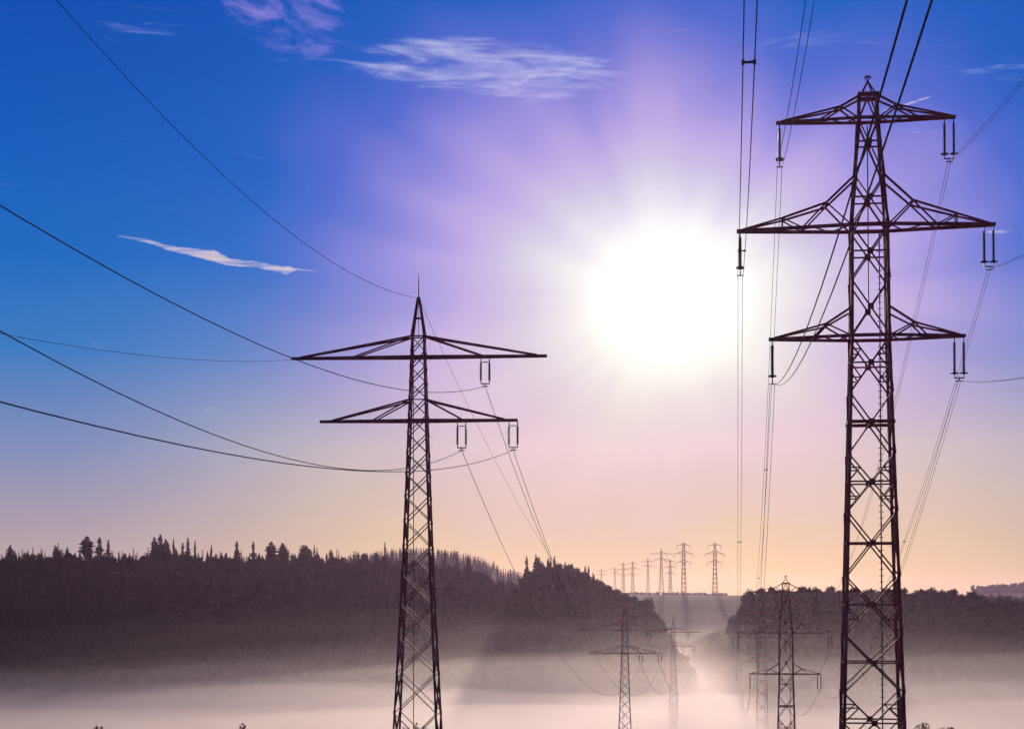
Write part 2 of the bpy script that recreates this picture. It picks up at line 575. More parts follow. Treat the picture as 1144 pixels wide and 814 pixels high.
def make_three_arm(name='three_arm_pylon'):
    root = empty(name)
    zk = [0, yl(814), yl(540), yl(377), yl(255), yl(134), yl(108)]
    wk = [5.55, 5.2, 4.0, 3.3, 3.15, 1.75, 1.6]
    width = lambda z: float(np.interp(z, zk, wk))
    ztop = yl(108)
    lv = [0.0, yl(840), yl(772), yl(708), yl(644), yl(572), yl(508), yl(440), yl(377), yl(314), yl(254), yl(199), yl(134)]
    for sx in (-1, 1):
        for sy in (-1, 1):
            mb = MB()
            ks = sorted(set(zk))
            for a, b in zip(ks[:-1], ks[1:]):
                wa, wb = width(a) / 2, width(b) / 2
                t = 0.215 if b < zk[4] + .1 else 0.16
                mb.angle((sx * wa, sy * wa, a), (sx * wb, sy * wb, b), t, 0.09, sx, sy)
            mb.box((sx * width(0) / 2 - sx * .15, sy * width(0) / 2 - sy * .15, -0.3), 0.9, 0.9, 1.4)
            mb.build('leg', M_STEEL, root)
    for mb in lattice(lv, width, 0.22, {'plates': True, 'struts': {2, 3, 4, 5, 6, 7, 9, 11, 10, 1}, 'heavy': {6}, 'second': {1, 3, 5, 7}}):
        mb.build('bracing', M_STEEL, root)
    # head frame and finial
    mb = MB()
    w = width(ztop) / 2
    z1 = yl(134)
    for s in (-1, 1):
        mb.bar((s * w, -w, z1), (0, -w, ztop), .12)
        mb.bar((s * w, w, z1), (0, w, ztop), .12)
        mb.bar((-w - .1, s * w, ztop), (w + .1, s * w, ztop), .32, .34)
        mb.bar((s * w, -w, ztop), (s * w, w, ztop), .24, .3)
        for t in (-1, 1):
            mb.bar((s * w * .8, t * w, ztop), (0, 0, ztop + 1.35), .1)
    mb.bar((0, 0, ztop + 1.25), (0, 0, ztop + 1.75), .1)
    mb.bar((-.22, 0, ztop + 1.7), (.22, 0, ztop + 1.7), .1)
    ring(mb, (0.0, 0, ztop + 1.78), .16, .04)
    mb.bar((.1, 0, ztop + 1.4), (.3, 0, ztop + 1.75), .07)
    mb.bar((-.1, 0, ztop + 1.4), (-.3, 0, ztop + 1.75), .07)
    mb.build('peak', M_STEEL, root)
    # arms: (level, half length, brace height at the body, nodes, lacing feet)
    arms = [(yl(134), 7.65, ztop - yl(134) - .1, [(2.35, 1.12)], [(4.2, 0)], .28),
            (yl(254.5), 11.0, yl(199) - yl(254.5), [(3.65, 2.1), (7.4, 0.95)], [(5.7, 5.1)], .34),
            (yl(377), 8.35, yl(346) - yl(377), [(3.7, 1.15)], [(4.8, 0)], .30)]
    for zc, L, hb, nodes, feet, bw in arms:
        wz = width(zc) / 2
        wt = width(zc + hb) / 2
        L0 = L
        for s in (-1, 1):
            L = L0 * ARM_SIDE[s]
            mb = MB()
            for t in (-1, 1):
                yb = lambda x: t * (wz + (0.16 - wz) * max(0, (x - wz)) / (L - wz))
                mb.bar((0 if t > 0 else 0, t * wz, zc), (s * wz, t * wz, zc), bw * .75, bw * .95)
                mb.bar((s * wz, t * wz, zc), (s * L, yb(L), zc), bw * .6, bw * .85)
                prev = Vector((s * wt, t * wt, zc + hb))
                for (nxx, nz_) in nodes:
                    ht = wz + (0.16 - wz) * (nxx - wz) / (L - wz)
                    p = Vector((s * nxx, t * ht * .82, zc + nz_))
                    mb.bar(prev, p, .17)
                    prev = p
                mb.bar(prev, (s * (L - .5), t * .16, zc + .12), .15)
                n1 = nodes[0]
                p1 = Vector((s * n1[0], t * (wz + (0.16 - wz) * (n1[0] - wz) / (L - wz)) * .82, zc + n1[1]))
                mb.bar(p1, (s * wz, t * wz, zc), .13)
                f1 = feet[0][0]
                mb.bar(p1, (s * f1, yb(f1), zc), .13)
                if len(nodes) > 1:
                    n2 = nodes[1]
                    p2 = Vector((s * n2[0], yb(n2[0]) * .82, zc + n2[1]))
                    mb.bar(p2, (s * n2[0], yb(n2[0]), zc), .12)
                    mb.bar(p2, (s * feet[0][0], yb(feet[0][0]), zc), .11)
            # plan lacing between the two chords, node ties
            nb = 6
            for k in range(nb):
                xa, xb = wz + (L - wz) * k / nb, wz + (L - wz) * (k + 1) / nb
                ya = wz + (0.16 - wz) * k / nb
                yb2 = wz + (0.16 - wz) * (k + 1) / nb
                sg = 1 if k % 2 else -1
                mb.bar((s * xa, sg * ya, zc - .02), (s * xb, -sg * yb2, zc - .02), .1)
            for (nxx, nz_) in nodes:
                ht = (wz + (0.16 - wz) * (nxx - wz) / (L - wz)) * .82
                mb.bar((s * nxx, -ht, zc + nz_), (s * nxx, ht, zc + nz_), .18)
            mb.bar((s * (L - .1), -.22, zc), (s * (L - .1), .22, zc), .2)
            mb.bar((s * wt, -wt, zc + hb), (s * wt, wt, zc + hb), .13)
            mb.build('crossarm', M_STEEL, root)
        insulator(root, L0 * ARM_SIDE[1] - .55, zc - .18, 3.45, 'x', .78)
        insulator(root, -L0 * ARM_SIDE[-1] + .28, zc - .18, 3.45, 'y', .5)
    # ladder up the inside
    mb = MB()
    lx = 0.9
    mb.bar((lx, .2, 1.0), (lx, .2, yl(260)), .11)
    for k in range(int((yl(260) - 1) / .55)):
        mb.bar((lx - .2, .2, 1 + k * .55), (lx + .2, .2, 1 + k * .55), .055)
    mb.bar((-.05, .1, yl(350)), (-.05, .1, yl(140)), .1)
    mb.build('ladder', M_LADDER, root)
    return root


# ------------------------------------------------------------------ pylons with two arms (left line)
L_D = 160.0
L_BASE = 32.0
ll = lambda y: at(468, y, L_D).z - L_BASE


def make_two_arm(name='two_arm_pylon'):
    root = empty(name)
    zb = ll(376)
    zt = ll(335)
    zk = [0, ll(814), ll(640), ll(470), ll(399), zb]
    wk = [5.0, 4.1, 2.7, 1.72, 1.34, 1.2]
    width = lambda z: float(np.interp(z, zk, wk))
    lv = [zb]
    while lv[-1] > 0.5:
        z = lv[-1]
        lv.append(max(0.0, z - max(1.45, width(z) * 1.02)))
    if lv[-2] - lv[-1] < 1.2:
        lv.pop(-2)
    lv = lv[::-1]
    for sx in (-1, 1):
        for sy in (-1, 1):
            mb = MB()
            for a, b in zip(zk[:-1], zk[1:]):
                wa, wb = width(a) / 2, width(b) / 2
                mb.angle((sx * wa, sy * wa, a), (sx * wb, sy * wb, b), (.15 if b < ll(460) else .13), .06, sx, sy)
            w = width(zb) / 2
            mb.bar((sx * w, sy * w, zb), (sx * .1, sy * .1, zt), .15)
            mb.box((sx * width(0) / 2 - sx * .12, sy * width(0) / 2 - sy * .12, -0.3), .8, .8, 1.4)
            mb.build('leg', M_STEEL2, root)
    for mb in lattice(lv, width, 0.15, {'plates': False}):
        mb.build('bracing', M_STEEL2, root)
    mb = MB()
    w = width(zb) / 2
    for s in (-1, 1):
        mb.bar((-w, s * w, zb), (w, s * w, zb), .12)
        mb.bar((s * w, -w, zb), (s * w, w, zb), .12)
        k = .45
        mb.bar((-w * k, s * w * k, zb + (zt - zb) * .5), (w * k, s * w * k, zb + (zt - zb) * .5), .1)
    mb.bar((0, 0, zb), (0, 0, zt), .05)
    mb.bar((0, -w, zb), (0, w, zb), .06)
    mb.bar((0, -w * .45, zb + (zt - zb) * .5), (0, w * .45, zb + (zt - zb) * .5), .06)
    mb.box((0, 0, zt), .34, .34, .5)
    mb.tube([(0, 0, zt), (0, 0, zt + 1.2), (0, 0, ll(306))], [.06, .05, .025], 6)
    mb.build('peak', M_STEEL2, root)
    for yarm, ybr, L, feet, ins in ((399, 376, 12.1, (11.2, 6.0), (6.3,)), (470, 447, 9.35, (8.1, 4.15), (4.1, 8.95))):
        zc, zz = ll(yarm), ll(ybr)
        wz, wt = width(zc) / 2, width(zz) / 2
        for s in (-1, 1):
            mb = MB()
            for t in (-1, 1):
                yb = lambda x: t * (wz + (0.14 - wz) * max(0, (x - wz)) / (L - wz))
                mb.bar((0, t * wz, zc), (s * wz, t * wz, zc), .2, .26)
                mb.bar((s * wz, t * wz, zc), (s * L, yb(L), zc), .17, .24)
                for f in feet:
                    mb.bar((s * wt, t * wt, zz), (s * f, yb(f), zc + .1), .15 if f == feet[0] else .12)
            nb = 7
            for k in range(nb):
                xa, xb = wz + (L - wz) * k / nb, wz + (L - wz) * (k + 1) / nb
                ya, yb2 = wz + (.14 - wz) * k / nb, wz + (.14 - wz) * (k + 1) / nb
                sg = 1 if k % 2 else -1
                mb.bar((s * xa, sg * ya, zc - .01), (s * xb, -sg * yb2, zc - .01), .08)
            mb.bar((s * (L - .08), -.2, zc), (s * (L - .08), .2, zc), .16)
            mb.bar((s * wt, -wt, zz), (s * wt, wt, zz), .11)
            mb.bar((0, -wt, zz), (s * wt, -wt, zz), .1)
            mb.build('crossarm', M_STEEL2, root)
        for xi in ins:
            e = insulator(root, xi, zc - .1, 2.45, 'x', .8, .5, False)
            mb = MB()
            mb.bar((-.4, 0, -.42), (.4, 0, -.42), .08)
            mb.build('tie_bar', M_FIT, e)
    mb = MB()
    mb.bar((-.5, width(5) * .2, 1.0), (-.5, .1, zb), .07)
    mb.build('ladder', M_LADDER, root)
    return root


ROT_R = -R(7.4)
ROT_L = -R(4.5)
p = at(974, 760, R_D)
r1 = make_three_arm()
r1.location = (p.x, R_D, R_BASE)
r1.rotation_euler.z = ROT_R
tag(r1, 'largest red brown three armed lattice pylon, the near one at right', 'pylon', 'three armed pylons')
p = at(467, 700, L_D)
l1 = make_two_arm()
l1.location = (p.x, L_D, L_BASE)
l1.rotation_euler.z = ROT_L
tag(l1, 'near two armed lattice pylon with needle spire, standing alone at left', 'pylon', 'two armed pylons')

r_pos = [Vector(r1.location)]
l_pos = [Vector(l1.location)]


def stand(src, x, d, z=None, rot=0.0, label='', group='', list_=None, base_y=None):
    q = at(x, 700, d)
    zz = hz(q.x, d) if z is None else z
    o = copy_tree(src)
    o.location = (q.x, d, zz)
    o.rotation_euler = (0, 0, rot)
    tag(o, label, 'pylon', group)
    if list_ is not None:
        list_.append(Vector(o.location))
    return o


r2 = stand(r1, 878, 397, 0.0, ROT_R, 'three armed pylon in the mist just left of the largest pylon', 'three armed pylons', r_pos)
r3 = stand(r1, 851, 670, -7.5, ROT_R, 'faint three armed pylon half hidden behind the misty second one', 'three armed pylons', r_pos)
l2 = stand(l1, 698, 440, 1.0, ROT_L, 'mid sized two armed pylon rising from mist before the left wood end', 'two armed pylons', l_pos)
l3 = stand(l1, 752, 745, -6.0, ROT_L, 'mist faded two armed pylon between the wood end and right hill', 'two armed pylons', l_pos)


def far(src, x, top_y, h, zhide, label, group, list_=None, rot=0.1):
    """pylon on the plateau; h its height; distance follows from its bearing height"""
    best = None
    for d in np.linspace(1500, 4200, 271):
        q = at(x, top_y, float(d))
        g = hz(q.x, float(d)) - zhide
        e = abs(q.z - (g + h))
        if best is None or e < best[0]:
            best = (e, float(d), g)
    return stand(src, x, best[1], best[2], rot, label, group, list_)


RH, LH = yl(100), ll(306)
far(r1, 799, 606, RH, 1, 'tall three armed pylon on the horizon, rightmost of the skyline row', 'three armed pylons', r_pos, .12)
far(l1, 739, 606, LH, 1, 'spired two armed pylon third from right in the skyline row', 'two armed pylons', l_pos, .2)
far(r1, 764, 606, RH, 1, 'blunt topped tall pylon second from right in the skyline row', 'three armed pylons', None, .2)
far(l1, 724, 621, LH, 1, 'slim dark pylon beside the spired one in the skyline row', 'two armed pylons', None, .3)
far(r1, 707, 627, RH, 1, 'hazy three armed pylon left of the slim dark one', 'three armed pylons', None, .3)
far(r1, 696.5, 628.5, RH, 1, 'hazy three armed pylon in the middle of the faint skyline group', 'three armed pylons', None, .35)
far(l1, 687, 631, LH, 1, 'hazy two armed pylon left of the middle faint group', 'two armed pylons', None, .35)
far(l1, 672, 633, LH, 1, 'leftmost pylon of the skyline row, small above the wooded slope', 'two armed pylons', None, .35)
far(r1, 749, 625, RH, 1, 'faint small pylon between the spired and the blunt skyline ones', 'three armed pylons', None, .35)

# ------------------------------------------------------------------ conductors
WIRE_R = 0.026


def span_pts(a, b, sag4, n=48):
    a, b = Vector(a), Vector(b)
    return [a.lerp(b, t) - Vector((0, 0, sag4 * t * (1 - t))) for t in (i / n for i in range(n + 1))]


def conductor(name, a, b, sag4, label, group, twin=0.45, spacers=(), r=WIRE_R, n=48):
    root = empty(name, a)
    d = (Vector(b) - Vector(a))
    side = Vector((d.y, -d.x, 0)).normalized()
    pts = [q - Vector(a) for q in span_pts(a, b, sag4, n)]
    if twin:
        for s in (-1, 1):
            mb = MB()
            mb.tube([q + side * (s * twin / 2) for q in pts], r, 5)
            mb.build('wire', M_WIRE, root, True)
        for t in spacers:
            q = d * t - Vector((0, 0, sag4 * t * (1 - t)))
            mb = MB()
            mb.bar(q - side * (twin / 2 + .06), q + side * (twin / 2 + .06), .07, .09)
            for s in (-1, 1):
                c = q + side * (s * twin / 2)
                dd = d.normalized()
                mb.bar(c - dd * .14, c + dd * .14, .12)
            mb.build('spacer', M_FIT, root)
        tag(root, label, 'power cable', group)
        return root
    mb = MB()
    mb.tube(pts, r, 5)
    bpy.data.objects.remove(root)
    o = mb.build(name, M_WIRE, None, True)
    o.location = a
    tag(o, label, 'power cable', group)
    return o


def rot2(v, a):
    return Vector((v.x * math.cos(a) - v.y * math.sin(a), v.x * math.sin(a) + v.y * math.cos(a), v.z))


def hang_r(k, side, pos, rot):
    zc, L = [(yl(134), 7.65), (yl(254.5), 11.0), (yl(377), 8.35)][k]
    L *= ARM_SIDE[side]
    x = (L - .55) if side > 0 else (-L + .28)
    return pos + rot2(Vector((x, 0, zc - .18 - 3.7)), rot)


def hang_l(k, pos, rot):
    x, zc = [(6.3, ll(399)), (4.1, ll(470)), (8.95, ll(470))][k]
    return pos + rot2(Vector((x, 0, zc - .1 - 2.7)), rot)


AN = ['top', 'middle', 'bottom']
SN = {-1: 'left', 1: 'right'}
DIRR = Vector((0.130, 1, 0))
DIRL = Vector((0.1353, 1, 0))
for k in range(3):
    for s in (-1, 1):
        a = hang_r(k, s, r_pos[0], ROT_R)
        b = a - DIRR * 300 + Vector((0, 0, 15.5))
        conductor('twin_cable', a, b, 57.6, 'twin cable overhead from the %s end of the largest pylon\'s %s arm' % (SN[s], AN[k]),
                  'twin cables of the right line', .45 if s < 0 else .24, {(-1, 0): [.235, .5], (-1, 1): [.09, .275, .5], (-1, 2): [.5]}.get((s, k), [.5]), r=.026 if s < 0 else .018)
        c = hang_r(k, s, r_pos[1], ROT_R)
        conductor('twin_cable', a, c, 42, 'twin cable from the largest pylon\'s %s %s arm tip down into the mist' % (SN[s], AN[k]),
                  'twin cables of the right line', .4 if s < 0 else .24, [.3, .6], r=.024 if s < 0 else .02)
        e = hang_r(k, s, r_pos[2], ROT_R)
        conductor('cable', c, e, 42, 'faint cable in the mist between the second and third right hand pylons', 'misty cables of the right line', 0, r=.05, n=30)
        g = hang_r(k, s, r_pos[3], .12)
        conductor('cable', e, g, 70, 'hair thin cable rising from the misty right pylons to the skyline row', 'skyline cables of the right line', 0, r=.05, n=30)
# left line: three phases on its right side and the earth wire on the spire
fit = [(36, 86), (66, 118), (16, 60)]
ln = ['upper arm', 'lower arm, inner insulator', 'lower arm, outer insulator']
for k in range(3):
    a = hang_l(k, l_pos[0], ROT_L)
    b = a - DIRL * 300 + Vector((0, 0, fit[k][0]))
    conductor('cable', a, b, fit[k][1], 'long dark cable sweeping left overhead from the near spired pylon\'s %s' % ln[k],
              'cables of the left line', 0, r=.027, n=64)
    c = hang_l(k, l_pos[1], ROT_L)
    conductor('cable', a, c, 58, 'thin cable dropping right from the near spired pylon\'s %s to the mist' % ln[k], 'cables of the left line', 0, r=.028)
    e = hang_l(k, l_pos[2], ROT_L)
    conductor('cable', c, e, 50, 'faint cable in the mist between the second and third left hand pylons', 'misty cables of the left line', 0, r=.05, n=30)
    g = hang_l(k, l_pos[3], .2)
    conductor('cable', e, g, 70, 'hair thin cable rising from the misty left pylons to the skyline row', 'skyline cables of the left line', 0, r=.05, n=30)
tip = l_pos[0] + Vector((0, 0, ll(333)))
conductor('earth_wire', tip, tip - DIRL * 300 + Vector((0, 0, 92)), 136, 'topmost thin wire falling from the upper left corner to the pylon spire', 'earth wires', 0, r=.021, n=64)
conductor('earth_wire', tip, l_pos[1] + Vector((0, 0, ll(333))), 40, 'faint thin wire descending right from the near spire towards the second left pylon', 'earth wires', 0, r=.018)
tipl = l_pos[0] + rot2(Vector((-12.0, 0, ll(399) - .1)), ROT_L)
conductor('earth_wire', tipl, tipl - DIRL * 300 + Vector((0, 0, 13.5)), 61, 'faint wire from the left edge to the left tip of the spired pylon\'s upper arm', 'earth wires', 0, r=.017, n=64)

# ------------------------------------------------------------------ trees
def conifer_mesh(seed, h=24.0, rad=3.4, whorl=0.75, ragged=0.35, bare=0.12, flat=False):
    rng = random.Random(seed)
    V, F, MI = [], [], []
    mb = MB()
    lean = rng.uniform(-.3, .3)
    mb.tube([(0, 0, -1), (lean * .3, 0, h * .4), (lean, 0, h * (1 if whorl < 1 else .93))], [h * .013, h * .009, .04], 6)
    V += mb.v
    F += mb.f
    MI += [0] * len(mb.f)
    z = h * bare
    while z < h * (.985 if whorl < 1 else .94):
        t = (z - h * bare) / (h * (1 - bare))
        if flat:
            prof = (0.55 + .45 * math.sin(t * 5 + seed)) * (1 - t ** 3 * .55)
            r0 = rad * prof
        else:
            r0 = rad * ((1 - t) ** 0.85) * (0.75 + .25 * math.sin(t * 22 + seed)) + .42
        nb = max(4, int(5 + r0 * 1.6))
        ph = rng.uniform(0, 6.28)
        for k in range(nb):
            a = ph + 2 * math.pi * k / nb + rng.uniform(-.3, .3)
            r = r0 * rng.uniform(1 - ragged, 1.1)
            if rng.random() < .08:
                continue
            up = rng.uniform(-.18, .12) - .22 * (1 - t)
            c, s = math.cos(a), math.sin(a)
            cx = lean * z / h
            wdt = max(.3, r * rng.uniform(.26, .42))
            n = len(V)
            z0 = z + rng.uniform(-.3, .3)
            V += [Vector((cx, 0, z0 + .25)), Vector((cx + c * r * .55 - s * wdt, s * r * .55 + c * wdt, z0 + up * r * .5 - .1)),
                  Vector((cx + c * r, s * r, z0 + up * r)), Vector((cx + c * r * .55 + s * wdt, s * r * .55 - c * wdt, z0 + up * r * .5 - .15)),
                  Vector((cx + c * r * .5, s * r * .5, z0 + up * r * .5 - .55 - .1 * r)), Vector((cx + c * r * .5, s * r * .5, z0 + up * r * .4 + .3))]
            F += [(n, n + 1, n + 2, n + 3), (n, n + 4, n + 2, n + 5)]
            MI += [1, 1]
        z += whorl * rng.uniform(.75, 1.2)
    return V, F, MI


def broadleaf_mesh(seed, h=18.0, rad=5.5, n_leaf=1500, leaf=.62):
    rng = random.Random(seed)
    V, F, MI = [], [], []
    mb = MB()
    mb.tube([(0, 0, -1), (.2, .1, h * .25), (.1, 0, h * .55)], [h * .02, h * .015, h * .008], 6)
    lobes = []
    for k in range(9):
        a = rng.uniform(0, 6.28)
        e = rng.uniform(.28, .86)
        rr = rad * rng.uniform(.25, .72) * (1 - abs(e - .5))
        c = Vector((math.cos(a) * rr, math.sin(a) * rr, h * e))
        lobes.append((c, rad * rng.uniform(.34, .58)))
        mb.tube([(.1, 0, h * (.2 + .3 * e)), c * .6 + Vector((0, 0, h * e * .35)), c], [h * .008, h * .005, .03], 5)
    lobes.append((Vector((0, 0, h * .85)), rad * .42))
    V += mb.v
    F += mb.f
    MI += [0] * len(mb.f)
    for k in range(n_leaf):
        c, r = rng.choice(lobes)
        d = Vector((rng.gauss(0, 1), rng.gauss(0, 1), rng.gauss(0, 1))).normalized()
        pnt = c + d * r * (rng.random() ** .4) * rng.uniform(.8, 1.15)
        a = Vector((rng.gauss(0, 1), rng.gauss(0, 1), rng.gauss(0, 1))).normalized()
        b = a.cross(d + Vector((.01, .02, .03))).normalized()
        s = leaf * rng.uniform(.6, 1.35)
        n = len(V)
        V += [pnt - a * s, pnt - b * s * .6, pnt + a * s, pnt + b * s * .6]
        F.append((n, n + 1, n + 2, n + 3))
        MI.append(1)
    return V, F, MI


def tree_obj(name, data, mat):
    V, F, MI = data
    root = empty(name)
    tv = [f for f, m in zip(F, MI) if m == 0]
    lv = [f for f, m in zip(F, MI) if m == 1]

    def sub(fs):
        used = sorted({i for f in fs for i in f})
        mp = {u: i for i, u in enumerate(used)}
        return [V[u] for u in used], [tuple(mp[i] for i in f) for f in fs]
    a, b = sub(tv)
    link_mesh('trunk', a, b, M_BARK, root, True)
    a, b = sub(lv)
    link_mesh('crown', a, b, mat, root)
    return root


CON = [conifer_mesh(1, 24, 3.3), conifer_mesh(2, 26, 3.0, ragged=.5), conifer_mesh(3, 22, 3.8), conifer_mesh(4, 25, 2.2, ragged=.45),
       conifer_mesh(5, 24, 3.9, ragged=.6, bare=.35, flat=True)]
CON_LO = [conifer_mesh(11, 23, 3.5, 1.5), conifer_mesh(12, 21, 3.8, 1.5), conifer_mesh(13, 25, 3.2, 1.5)]
BRO = [broadleaf_mesh(21), broadleaf_mesh(22, 16, 6.0), broadleaf_mesh(23, 20, 5.2)]
BRO_LO = [broadleaf_mesh(31, 17, 5.8, 420, 1.0), broadleaf_mesh(32, 15, 6.2, 420, 1.05), broadleaf_mesh(33, 19, 5.4, 420, 1.0)]


def tri_arrays(data):
    V, F, MI = data
    v = np.array([tuple(p) for p in V], np.float32)
    q = []
    m = []
    for f, mi in zip(F, MI):
        for i in range(1, len(f) - 1):
            q.append((f[0], f[i], f[i + 1]))
            m.append(mi)
    return v, np.array(q, np.int64), np.array(m, np.int32)


ARR = {id(d): tri_arrays(d) for d in CON + CON_LO + BRO + BRO_LO}


def forest(name, trees, label, mat):
    """trees: (data, x, y, z, scale, rot) joined into one wood"""
    vs_, qs, ms = [], [], []
    n = 0
    for data, x, y, z, s, a in trees:
        v, q, m = ARR[id(data)]
        c, sn = math.cos(a), math.sin(a)
        w = np.empty_like(v)
        w[:, 0] = (v[:, 0] * c - v[:, 1] * sn) * s + x
        w[:, 1] = (v[:, 0] * sn + v[:, 1] * c) * s + y
        w[:, 2] = v[:, 2] * s + z
        vs_.append(w)
        qs.append(q + n)
        ms.append(m)
        n += len(v)
    o = big_mesh(name, np.concatenate(vs_), np.concatenate(qs), None, False, [M_BARK, mat], np.concatenate(ms))
    tag(o, label, 'wood', None, 'stuff')
    return o


rnd = random.Random(5)


def scatter(x0, x1, y0, y1, step, kinds, accept, smin=.8, smax=1.1, mult=None):
    out = []
    y = y0
    while y < y1:
        x = x0
        while x < x1:
            px = x + rnd.uniform(-.45, .45) * step
            py = y + rnd.uniform(-.45, .45) * step
            if accept(px, py):
                s = rnd.uniform(smin, smax) * (mult(px, py) if mult else 1)
                out.append((rnd.choice(kinds), px, py, s, rnd.uniform(0, 6.28)))
            x += step
        y += step
    if out:
        zz = height(np.array([o[1] for o in out]), np.array([o[2] for o in out]))
        out = [(d, x, y, float(z) - .3, s, a) for (d, x, y, s, a), z in zip(out, zz)]
    return out


# left wooded hill: conifers behind, broadleaves along its foot
tA = scatter(-560, 50, 985, 1222, 8.0, CON_LO + CON_LO + BRO_LO, lambda x, y: y > 985 + 12 * math.sin(x / 40) , .72, .95)
tA += scatter(-560, -10, 955, 990, 7.5, BRO_LO, lambda x, y: True, .7, 1.0)
tA += scatter(-560, -10, 1215, 1262, 5.0, [CON[0], CON[2], CON[4]] + BRO_LO, lambda x, y: True, .5, .74,
              lambda x, y: .92 + .2 * math.sin(x / 21.0 + 1) * math.sin(x / 8.3) + .1 * math.sin(x / 47.0))
forest('forest_left', tA, 'dark spruce wood covering the left hill above the mist', M_CONIFER).name = 'hill_forest'
# spur
tB = scatter(-30, 108, 1010, 1180, 6.5, BRO_LO + BRO, lambda x, y: True, .75, 1.05)
tB += scatter(4, 56, 1100, 1150, 6.0, CON[:3] + BRO, lambda x, y: True, .75, 1.0)
forest('spur_wood', tB, 'dark mixed wood on the spur at the right end of the left hill', M_LEAF)
# right hill
tC = scatter(122, 420, 880, 1075, 7.5, BRO_LO + BRO, lambda x, y: x > .129 * y + 4 * math.sin(y / 9), .82, 1.02,
             lambda x, y: .5 + .5 * min(1, max(0, (x - .128 * y) / 14)))
forest('right_wood', tC, 'dark broadleaf wood on the right hill behind the largest pylon', M_LEAF).name = 'broadleaf_wood'
# far woods
tD = scatter(-330, 45, 2200, 2560, 13, CON_LO, lambda x, y: True, .55, .75)
forest('far_wood', tD, 'pale distant conifer wood seen over the dip in the left hill', M_CONIFER)
tE = scatter(960, 2100, 3440, 3560, 11, BRO_LO, lambda x, y: True, .9, 1.3)
forest('far_wood', tE, 'pale distant wood along the far hill at the right edge', M_LEAF)
tF = scatter(330, 800, 1635, 1670, 6, BRO_LO, lambda x, y: True, .4, .72)
forest('tree_belt', tF, 'dark belt of trees beyond the field at the right edge', M_LEAF)
tG = scatter(150, 420, 3300, 3360, 8, BRO_LO, lambda x, y: True, .3, .5)
forest('far_wood', tG, 'flat dark wood on the horizon under the skyline pylons', M_LEAF)

# individual trees standing out above the skyline
protos = [tree_obj('spruce_tree', d, M_CONIFER) for d in CON] + [tree_obj('broadleaf_tree', d, M_LEAF) for d in BRO]
PH = [24, 26, 22, 25, 24, 18, 16, 20]
used = set()


def skyline(x, ytop, kind, d, label, hscale=None, wide=1.0, group='trees rising above the left skyline'):
    q = at(x, ytop, d)
    g = hz(q.x, d) - .4
    s = max(.3, (q.z - g) / PH[kind])
    o = protos[kind] if kind not in used else copy_tree(protos[kind])
    used.add(kind)
    o.location = (q.x, d, g)
    o.scale = (min(s, 1.25) * wide, min(s, 1.25) * wide, s)
    o.rotation_euler = (0, 0, rnd.uniform(0, 6.28))
    tag(o, label, 'tree', group)
    return o


SK = [
    (11.5, 609, 2, 'low blunt spruce above the left forest at the left edge', 1.5),
    (62.5, 609, 4, 'small thin crowned pine alone between the left edge and first clump', .8),
    (97, 598, 4, 'ragged pine with layered crown, tallest of the first skyline clump', 1.25),
    (110.5, 599.5, 0, 'broad spruce in the middle of the first skyline clump', 1.3),
    (121, 602, 1, 'narrow spruce on the right side of the first skyline clump', 1.1),
    (173, 599, 2, 'bushy spruce on the left of the dense second skyline clump', 1.3),
    (178.5, 596.5, 0, 'highest spruce of the left skyline, heading the dense second clump', 1.25),
    (185, 601, 2, 'blunt spruce on the right of the dense second skyline clump', 1.3),
    (194, 601, 3, 'very thin spruce just right of the dense second clump', .7),
    (204, 605, 1, 'short ragged spruce between two thin skyline spruces', 1.1),
    (210, 599.5, 1, 'tall pointed spruce right of the dense second clump', 1.0),
    (218, 603, 3, 'slender isolated spruce, last of the second skyline group', .8),
    (236, 607.5, 3, 'thin short spire left of the dark cone shaped spruce', .8),
    (264.6, 604, 0, 'dark cone shaped spruce standing clear on the left skyline', 1.1),
    (283.5, 604, 1, 'ragged spruce just right of the dark cone shaped one', 1.1),
    (303, 604, 4, 'open crowned pine with flat tiers on the left skyline', 1.1),
    (315.5, 605.5, 4, 'open crowned pine leaning out beside the flat tiered one', 1.2),
    (340, 607.5, 5, 'round headed broadleaf crown amid the spruces of the skyline', .75),
    (351, 608, 3, 'thin spike of a spruce right of the round headed crown', .7),
    (369.6, 613, 2, 'small stubby spruce on the skyline left of the spired pylon', 1.2),
    (400, 615.5, 1, 'low ragged spruce on the thinning skyline before the lone one', 1.0),
    (420, 616, 2, 'low bushy spruce just left of the lone thin one', 1.1),
    (430, 604.5, 3, 'lone tall thin spruce close to the spired pylon', .75),
    (497, 614.5, 0, 'pointed spruce just right of the spired pylon body', 1.1),
    (510.6, 614.5, 1, 'twin topped spruce second right of the spired pylon body', 1.1),
    (524, 620, 2, 'short spruce at the falling end of the left hill', 1.1),
]
for x, yt, k, lab, w in SK:
    skyline(x, yt, k, 1245 + rnd.uniform(-8, 8), lab, wide=w * 1.5)
for x, yt, k, lab, w in [
    (588, 621, 0, 'spruce at the left edge of the dark spur', 1.1),
    (600, 621, 4, 'ragged pine topping the dark spur', 1.2),
    (613, 624, 2, 'broad spruce right of the ragged pine on the spur', 1.1),
    (625, 627, 7, 'rounded crown on the shoulder of the spur', .95),
    (637, 628, 7, 'rounded crown right of the spur shoulder, before the slope falls', .95),
    (651, 638, 5, 'round tree part way down the slope of the spur', .95),
    (676, 655, 6, 'round tree below the leftmost skyline pylon', .9),
    (699, 661, 5, 'dome crowned tree behind the mid sized pylon\'s tip', 1.0),
    (722, 668, 6, 'low dome tree at the very end of the spur', 1.0),
]:
    skyline(x, yt, k, 1125 + rnd.uniform(-6, 6), lab, wide=w, group='trees on the spur')
